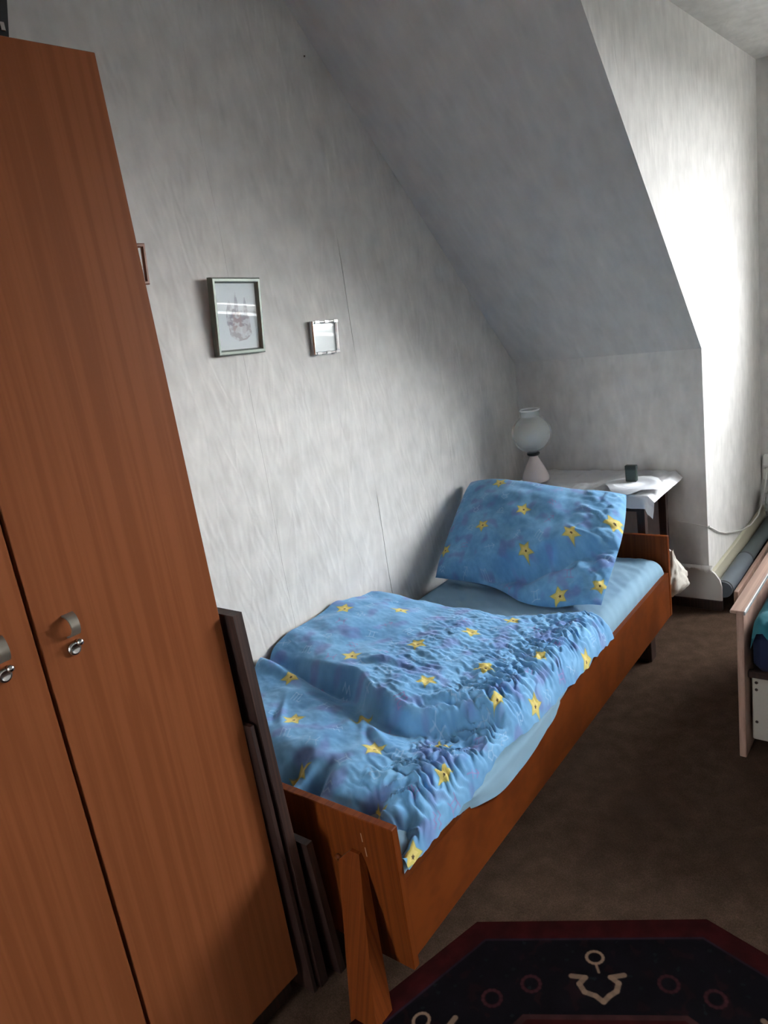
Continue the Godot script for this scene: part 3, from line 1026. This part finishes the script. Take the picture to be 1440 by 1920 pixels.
# a frame of four mitred mouldings round a picture in the plane x = 0; h along z, turned by roll degrees
func picture(called: String, label: String, y: float, z: float, w: float, h: float, roll: float, bar: float, deep: float, fm: Material, face: Material, extra: Callable, lean: float = 4.5) -> void:
	# hung from a nail: the top stands off the wall
	var o := thing(called, label, "picture", Vector3(h / 2 * sin(deg_to_rad(lean)), y, z), "")
	o.basis = Basis(Vector3(0, 0, 1), -deg_to_rad(lean)) * Basis(Vector3(1, 0, 0), deg_to_rad(roll))
	var rim := [Vector2(-w / 2, -h / 2), Vector2(w / 2, -h / 2), Vector2(w / 2, h / 2), Vector2(-w / 2, h / 2)]
	var inn := []
	for p: Vector2 in rim:
		inn.append(p - Vector2(signf(p.x), signf(p.y)) * bar)
	var mount := func(mb: MB, called_: String, mat: Material) -> void:
		var q := part(called_, mb, mat, o)
		q.position = Vector3.ZERO
	for k in 4:
		var a: Vector2 = rim[k]
		var b: Vector2 = rim[(k + 1) % 4]
		var c: Vector2 = inn[(k + 1) % 4]
		var d: Vector2 = inn[k]
		var m := MB.new()
		var e := 0.25
		var f1 := a.lerp(d, e)
		var f2 := b.lerp(c, e)
		var g1 := a.lerp(d, 0.7)
		var g2 := b.lerp(c, 0.7)
		var q := func(p: Vector2, x: float) -> Vector3: return Vector3(x, p.y, p.x)
		var mid := (a + b) / 2.0
		var outw: Vector3 = q.call(mid, 0.0)
		m.poly([q.call(a, 0.001), q.call(b, 0.001), q.call(b, deep * 0.75), q.call(a, deep * 0.75)], outw)
		m.poly([q.call(a, deep * 0.75), q.call(b, deep * 0.75), q.call(f2, deep), q.call(f1, deep)], outw + Vector3(0.3, 0, 0))
		m.poly([q.call(f1, deep), q.call(f2, deep), q.call(g2, deep), q.call(g1, deep)], Vector3(1, 0, 0))
		m.poly([q.call(g1, deep), q.call(g2, deep), q.call(c, deep * 0.6), q.call(d, deep * 0.6)], Vector3(1, 0, 0))
		m.poly([q.call(d, deep * 0.6), q.call(c, deep * 0.6), q.call(c, 0.001), q.call(d, 0.001)], -outw)
		mount.call(m, "moulding", fm)
	var m2 := MB.new()
	var i0: Vector2 = inn[0]
	var i2: Vector2 = inn[2]
	m2.poly([Vector3(deep * 0.35, i0.y, i2.x), Vector3(deep * 0.35, i0.y, i0.x), Vector3(deep * 0.35, i2.y, i0.x), Vector3(deep * 0.35, i2.y, i2.x)], Vector3(1, 0, 0), [Vector2(0, 1), Vector2(1, 1), Vector2(1, 0), Vector2(0, 0)])
	m2.poly([Vector3(0.001, -h / 2 + 0.002, -w / 2 + 0.002), Vector3(0.001, -h / 2 + 0.002, w / 2 - 0.002), Vector3(0.001, h / 2 - 0.002, w / 2 - 0.002), Vector3(0.001, h / 2 - 0.002, -w / 2 + 0.002)], Vector3(-1, 0, 0))
	mount.call(m2, "print", face)
	var glass := plain(Color(0.95, 0.98, 1.0, 0.06), 0.02)
	glass.transparency = BaseMaterial3D.TRANSPARENCY_ALPHA
	m2 = MB.new()
	m2.box(Vector3(deep * 0.5, i0.y, i0.x), Vector3(deep * 0.5 + 0.002, i2.y, i2.x))
	mount.call(m2, "glass", glass)
	if true:
		extra.call(mount)

func build_pictures() -> void:
	# washed sketch of grey lilac towers on white paper
	var iw := 260
	var ih := 380
	var im := Image.create(iw, ih, false, Image.FORMAT_RGBA8)
	im.fill(Color(0.87, 0.90, 0.91))
	var wn := noise(101, 0.02, 3)
	var shade := func(poly: Array, col: Color, amt: float) -> void:
		var p := PackedVector2Array()
		for q: Vector2 in poly:
			p.append(Vector2(q.x * iw, q.y * ih))
		fill_poly(im, p, col, amt)
	for t: Array in [[0.33, 0.33, 0.09, 0.30], [0.50, 0.20, 0.045, 0.36], [0.72, 0.28, 0.05, 0.36], [0.43, 0.45, 0.12, 0.2], [0.62, 0.48, 0.10, 0.18]]:
		var x: float = t[0]
		var y: float = t[1]
		var w: float = t[2]
		var h: float = t[3]
		shade.call([Vector2(x - w * 0.15, y - 0.07), Vector2(x + w * 0.15, y - 0.07), Vector2(x + w, y + 0.10), Vector2(x + w, y + h), Vector2(x - w, y + h), Vector2(x - w, y + 0.10)], Color(0.47, 0.46, 0.53), 0.55)
	shade.call([Vector2(0.26, 0.52), Vector2(0.80, 0.50), Vector2(0.84, 0.78), Vector2(0.70, 0.86), Vector2(0.5, 0.88), Vector2(0.30, 0.80)], Color(0.60, 0.55, 0.58), 0.65)
	shade.call([Vector2(0.40, 0.45), Vector2(0.6, 0.42), Vector2(0.62, 0.74), Vector2(0.38, 0.72)], Color(0.70, 0.58, 0.55), 0.5)
	shade.call([Vector2(0.55, 0.66), Vector2(0.72, 0.64), Vector2(0.70, 0.80), Vector2(0.56, 0.82)], Color(0.85, 0.86, 0.87), 0.7)
	for y in ih:
		for x in iw:
			var c := im.get_pixel(x, y)
			var k := smoothstep(-0.1, 0.35, wn.get_noise_2d(x, y))
			im.set_pixel(x, y, c.lerp(Color(0.87, 0.90, 0.91), k * 0.75))
	var print_mat := plain(Color(1, 1, 1), 0.7)
	print_mat.albedo_texture = tex(im)
	var none := func(_mount: Callable) -> void: pass
	picture("picture_frame", "larger silver framed sketch of grey towers on the papered wall", 1.669, 1.838, 0.206, 0.238, -3.6, 0.017, 0.022, M.silver, print_mat, none)
	# small silver frame with corner caps round a plain silvery plate
	var w := 0.138
	var h := 0.118
	var caps := func(mount: Callable) -> void:
		for sy: float in [-1.0, 1.0]:
			for k: float in [-0.42, -0.05, 0.33]:
				var m := MB.new()
				m.box(Vector3(0.014, sy * (h / 2 - 0.004) - 0.006, k * w - 0.012), Vector3(0.0205, sy * (h / 2 - 0.004) + 0.006, k * w + 0.012), 0.002)
				mount.call(m, "clip", M.chrome)
	var plate := plain(Color(0.72, 0.74, 0.74), 0.28, 0.55)
	picture("picture_frame", "small square silver frame with clips and a blank silvery plate", 1.556, 1.434, w, h, -3.2, 0.008, 0.018, M.chrome, plate, caps, 3.0)
	var brown := plain(Color(0.50, 0.30, 0.20), 0.4)
	var page := plain(Color(0.55, 0.42, 0.34), 0.6)
	picture("picture_frame", "narrow brown wooden frame half hidden behind the wardrobe", 1.847, 2.185, 0.10, 0.112, -2.5, 0.012, 0.016, brown, page, none)

# ---------------------------------------------------------------- second bed, dormer fittings
func build_second_bed() -> void:
	var o := thing("bed_frame", "pale wooden bed frame standing in front of the dormer", "bed frame", Vector3(2.2, 0, 0.75))
	var m := MB.new()
	m.box(Vector3(1.321, 0.0, 0.27), Vector3(1.343, 0.527, 1.158), 0.002)
	part("headboard", m, M.pale_wood, o)
	m = MB.new()
	m.box(Vector3(1.303, 0.5272, 0.262), Vector3(1.348, 0.538, 1.163), 0.002)
	part("top_strip", m, M.pale_wood, o)
	m = MB.new()
	m.box(Vector3(1.3435, 0.525, 0.27), Vector3(1.3495, 0.5385, 1.164), 0.0015)
	part("edge_trim", m, plain(Color(0.9, 0.9, 0.9), 0.15, 0.6), o)
	m = MB.new()
	m.box(Vector3(3.30, 0.0, 0.27), Vector3(3.335, 0.527, 1.158), 0.002)
	part("footboard", m, M.pale_wood, o)
	for z: float in [0.29, 1.10]:
		m = MB.new()
		m.box(Vector3(1.3435, 0.284, z), Vector3(3.2995, 0.306, z + 0.022), 0.002)
		part("side_rail", m, M.dark_wood, o)
	m = MB.new()
	m.box(Vector3(1.36, 0.288, 0.3125), Vector3(3.28, 0.303, 1.0995))
	part("mattress_base", m, M.dark_wood, o)

	var t := thing("mattress", "thick mattress in a navy blue sheet on the pale bed frame", "mattress", Vector3(2.3, 0.307, 0.72))
	m = MB.new()
	m.box(Vector3(1.358, 0.307, 0.30), Vector3(3.285, 0.455, 1.13), 0.025)
	part("navy_sheet", m, cloth(plain(Color(0.055, 0.10, 0.22), 0.9)), t)

	# teal blanket heaped on the mattress, its near edge slipping over the side
	m = MB.new()
	var tn := noise(111, 7.0, 3)
	m.grid(90, 60, func(u: float, v: float) -> Vector3:
		var x := lerpf(1.358, 3.0, u)
		var z := lerpf(0.32, 1.145, v)
		var e := minf(smoothstep(0.0, 0.05, v), 1.0)
		var y := 0.462 + (0.055 + tn.get_noise_2d(x, z) * 0.055) * e * smoothstep(0.0, 0.03, u + 0.008)
		if v > 0.90:
			y -= pow((v - 0.90) / 0.1, 2.0) * (0.075 + tn.get_noise_1d(x * 0.9) * 0.05)
		return Vector3(x, maxf(y, 0.457 if v < 0.93 else 0.40), z), Vector3(0, 1, 0))
	single("blanket", "crumpled teal blanket heaped on the navy mattress", "blanket", m, cloth(plain(Color(0.10, 0.40, 0.45), 0.85)))

	var d := thing("storage_drawer", "white rolling storage drawer under the pale bed", "drawer", Vector3(1.9, 0, 0.85))
	m = MB.new()
	m.box(Vector3(1.352, 0.045, 1.09), Vector3(2.30, 0.282, 1.108), 0.006)
	part("front", m, plain(Color(0.66, 0.64, 0.60), 0.55), d)
	m = MB.new()
	m.box(Vector3(1.37, 0.06, 0.45), Vector3(2.28, 0.26, 1.0895), 0.004)
	part("box", m, plain(Color(0.6, 0.58, 0.55), 0.6), d)
	for y: float in [0.262, 0.236, 0.115]:
		m = MB.new()
		m.lathe(Vector3.ZERO, [Vector2(0, 0), Vector2(0.005, 0), Vector2(0.005, 0.0015), Vector2(0.0, 0.002)], 12)
		var k := part("screw", m, M.dark_wood, d)
		k.rotation.x = PI / 2
		k.position = Vector3(1.366, y, 1.108) - d.position
	for x: float in [1.42, 2.22]:
		m = MB.new()
		m.tube([Vector3(x, 0.03, 1.03), Vector3(x + 0.02, 0.03, 1.03)], 0.03, 16)
		part("wheel", m, M.black, d)

func build_dormer_things() -> void:
	# boxed-in ledge along the cheek, grey pipe with a wider sleeve, and a plank beside it
	var m := MB.new()
	m.box(Vector3(X1, 0.0, ZW), Vector3(X1 + 0.018, 0.185, -0.002), 0.003)
	struct("trim_1", m, plain(Color(0.72, 0.70, 0.62), 0.7), "cream skirting strip along the foot of the dormer cheek", "trim")
	m = MB.new()
	m.box(Vector3(1.032, 0.0, ZW + 0.002), Vector3(1.052, 0.10, -0.002), 0.003)
	single("floor_plank", "bare reddish plank standing on edge along the grey pipe", "plank", m, M.pale_wood)
	var p := thing("heating_pipe", "thick grey pipe running along the foot of the dormer cheek", "pipe", Vector3(0.99, 0.03, -0.55))
	var grey := plain(Color(0.36, 0.39, 0.42), 0.45)
	m = MB.new()
	m.tube([Vector3(0.986, 0.102, ZW + 0.001), Vector3(0.986, 0.102, -0.42)], 0.036, 28)
	part("pipe", m, plain(Color(0.30, 0.34, 0.34), 0.5), p)
	m = MB.new()
	m.tube([Vector3(0.986, 0.102, -0.43), Vector3(0.986, 0.102, -0.004)], 0.040, 32)
	part("sleeve", m, grey, p)
	m = MB.new()
	m.tube([Vector3(0.986, 0.102, -0.024), Vector3(0.986, 0.102, -0.012)], 0.0412, 32)
	part("end_ring", m, M.black, p)
	m = MB.new()
	m.tube([Vector3(0.986, 0.102, -0.445), Vector3(0.986, 0.102, -0.43)], 0.0412, 32)
	part("clamp", m, plain(Color(0.16, 0.17, 0.18), 0.4), p)
	# cable drooping along the cheek to the sockets
	m = MB.new()
	var cur := Curve3D.new()
	for q: Array in [[Vector3(0.931, 0.418, -0.004), Vector3(0.0, -0.01, -0.02)], [Vector3(0.934, 0.345, -0.147), Vector3(0, -0.03, -0.06)], [Vector3(0.934, 0.245, -0.448), Vector3(0, -0.03, -0.12)], [Vector3(0.953, 0.195, -0.72), Vector3(0.01, 0.0, -0.12)], [Vector3(0.958, 0.24, -0.98), Vector3(0, 0.04, -0.05)], [Vector3(0.962, 0.42, ZW + 0.035), Vector3(0, 0.03, 0)]]:
		cur.add_point(q[0], -q[1], q[1])
	var pts := []
	for i in 81:
		pts.append(cur.sample_baked(cur.get_baked_length() * i / 80.0))
	m.tube(pts, 0.004, 8)
	single("cable", "thin white cable drooping along the foot of the dormer cheek", "cable", m, M.white)
	var s := thing("wall_socket", "white double wall socket low in the dormer corner", "socket", Vector3(0.965, 0.40, ZW))
	for y: float in [0.345, 0.425]:
		m = MB.new()
		m.box(Vector3(0.938, y, ZW), Vector3(1.0, y + 0.068, ZW + 0.03), 0.006)
		part("socket_plate", m, M.white, s)
	# crumpled white cloth tucked behind the pipe
	m = MB.new()
	var cn := noise(121, 12.0, 3)
	m.grid(36, 36, func(u: float, v: float) -> Vector3:
		var a := u * TAU
		var b := v * PI
		var k := 1.0 + cn.get_noise_3d(cos(a) * sin(b) * 0.2, cos(b) * 0.2, sin(a) * sin(b) * 0.2) * 0.4
		return Vector3(1.002 + cos(a) * sin(b) * 0.026 * k, 0.25 - cos(b) * 0.08 * k, -1.0 + sin(a) * sin(b) * 0.10 * k), Vector3(1, 0, 0))
	single("crumpled_cloth", "crumpled grey white cloth stuffed behind the grey pipe", "cloth", m, cloth(plain(Color(0.62, 0.63, 0.60), 0.9)))

func build_rug() -> void:
	# octagonal oriental rug, one side running past the bed's foot
	var s := 0.588
	var inr := s * 1.2071
	var mid := Vector2(1.158, 2.056)
	var nd := Vector2(0.492, 0.871)
	var c := mid + nd * inr
	var big := inr / cos(PI / 8)
	var n := 700
	var im := Image.create(n, n, false, Image.FORMAT_RGBA8)
	var g := noise(131, 0.03, 3)
	var motif := noise(132, 0.045, 2, FastNoiseLite.TYPE_CELLULAR)
	# texture axes: v runs inward from the far side, u along it
	for y in n:
		for x in n:
			var q := (Vector2(x + 0.5, y + 0.5) / n - Vector2(0.5, 0.5)) * 2.0 * big
			var a := fposmod(atan2(q.y, q.x) + PI / 8, PI / 4) - PI / 8
			var rad := q.length() * cos(a)
			var e := inr - rad
			var col := Color(0.155, 0.042, 0.045)
			if e > 0.055 and e < 0.062:
				col = Color(0.12, 0.09, 0.12)
			elif e >= 0.062 and e < 0.27:
				col = Color(0.045, 0.036, 0.05)
				var f := motif.get_noise_2d(x, y)
				if f > -0.35:
					col = col.lerp(Color(0.115, 0.055, 0.06), 0.55)
				if f < -0.86:
					col = col.lerp(Color(0.08, 0.11, 0.11), 0.7)
			elif e >= 0.27 and e < 0.285:
				col = Color(0.17, 0.10, 0.10)
			elif e >= 0.285:
				col = Color(0.15, 0.04, 0.042)
			col = col * (0.86 + 0.28 * (g.get_noise_2d(x, y) + 0.5))
			col.a = 1.0
			im.set_pixel(x, y, col)
	var sc := n / (2.0 * big)
	var cream := Color(0.43, 0.35, 0.29)
	for k in 8:
		var rot := k * PI / 4
		var put := func(p: Vector2) -> Vector2:
			# p.x along the side, p.y inward from the rim
			return (Vector2(p.x, -inr + p.y).rotated(rot)) * sc + Vector2(n, n) / 2.0
		var ring := []
		for i in 17:
			var t := TAU * i / 16.0
			ring.append(put.call(Vector2(cos(t) * 0.020, 0.115 + sin(t) * 0.018)))
		stroke(im, ring, 0.008 * sc, cream, 0.85)
		stroke(im, [put.call(Vector2(0.0, 0.133)), put.call(Vector2(0.004, 0.158))], 0.007 * sc, cream, 0.85)
		var zig := []
		for p: Array in [[-0.062, 0.168], [-0.030, 0.172], [-0.046, 0.190], [-0.036, 0.212], [-0.012, 0.222], [0.004, 0.238], [0.020, 0.222], [0.038, 0.210], [0.046, 0.188], [0.030, 0.172], [0.062, 0.166]]:
			zig.append(put.call(Vector2(p[0], p[1])))
		stroke(im, zig, 0.014 * sc, cream, 0.85)
		for dx: float in [-0.16, 0.16]:
			var ro := []
			for i in 13:
				var t := TAU * i / 12.0
				ro.append(put.call(Vector2(dx + cos(t) * 0.022, 0.19 + sin(t) * 0.022)))
			stroke(im, ro, 0.009 * sc, Color(0.19, 0.095, 0.105), 0.8)
	var mt := plain(Color(1, 1, 1), 0.95)
	mt.metallic_specular = 0.12
	mt.albedo_texture = tex(im)
	var ux := Vector2(nd.y, -nd.x)
	var m := MB.new()
	var top := []
	var uv := []
	var h := 0.011
	for i in 8:
		var a := PI / 8 + i * PI / 4
		var q := Vector2(cos(a), sin(a)) * big
		top.append(Vector3(c.x + ux.x * q.x + nd.x * q.y, h, c.y + ux.y * q.x + nd.y * q.y))
		uv.append(q / (2.0 * big) + Vector2(0.5, 0.5))
	m.poly(top, Vector3.UP, uv)
	for i in 8:
		var a: Vector3 = top[i]
		var b: Vector3 = top[(i + 1) % 8]
		var da := Vector3(a.x, 0.0005, a.z)
		var db := Vector3(b.x, 0.0005, b.z)
		m.poly([a, b, db, da], (a + b) / 2.0 - Vector3(c.x, h, c.y), [uv[i], uv[(i + 1) % 8], uv[(i + 1) % 8], uv[i]])
	single("octagonal_rug", "dark red octagonal oriental rug with a navy border on the carpet", "rug", m, mt)

# ---------------------------------------------------------------- everything
func _ready() -> void:
	var cam := Camera3D.new()
	cam.name = "camera"
	cam.position = Vector3(1.895, 1.63, 3.535)
	cam.rotation_order = EULER_ORDER_YXZ
	cam.rotation_degrees = Vector3(-15.112, 39.466, -8.656)
	cam.fov = rad_to_deg(2.0 * atan(960.0 / 1409.3))
	cam.near = 0.02
	cam.current = true
	add_child(cam)

	var env := Environment.new()
	env.background_mode = Environment.BG_SKY
	var sky := Sky.new()
	var sm := ProceduralSkyMaterial.new()
	sm.sky_top_color = Color(0.90, 0.915, 0.925)
	sm.sky_horizon_color = Color(0.945, 0.95, 0.955)
	sm.ground_horizon_color = Color(0.50, 0.50, 0.48)
	sm.ground_bottom_color = Color(0.36, 0.36, 0.33)
	sm.sky_energy_multiplier = 4.0
	sky.sky_material = sm
	env.sky = sky
	env.tonemap_mode = Environment.TONE_MAPPER_LINEAR
	env.tonemap_exposure = 2.65
	env.sdfgi_enabled = true
	env.ssao_enabled = true
	env.ssil_enabled = true
	var we := WorldEnvironment.new()
	we.name = "world_environment"
	we.environment = env
	add_child(we)

	make_materials()
	build_room()
	build_wardrobe()
	build_bed()
	build_second_bed()
	build_duvet()
	build_pillow()
	build_table()
	build_boards()
	build_rug()
	build_dormer_things()
	build_pictures()
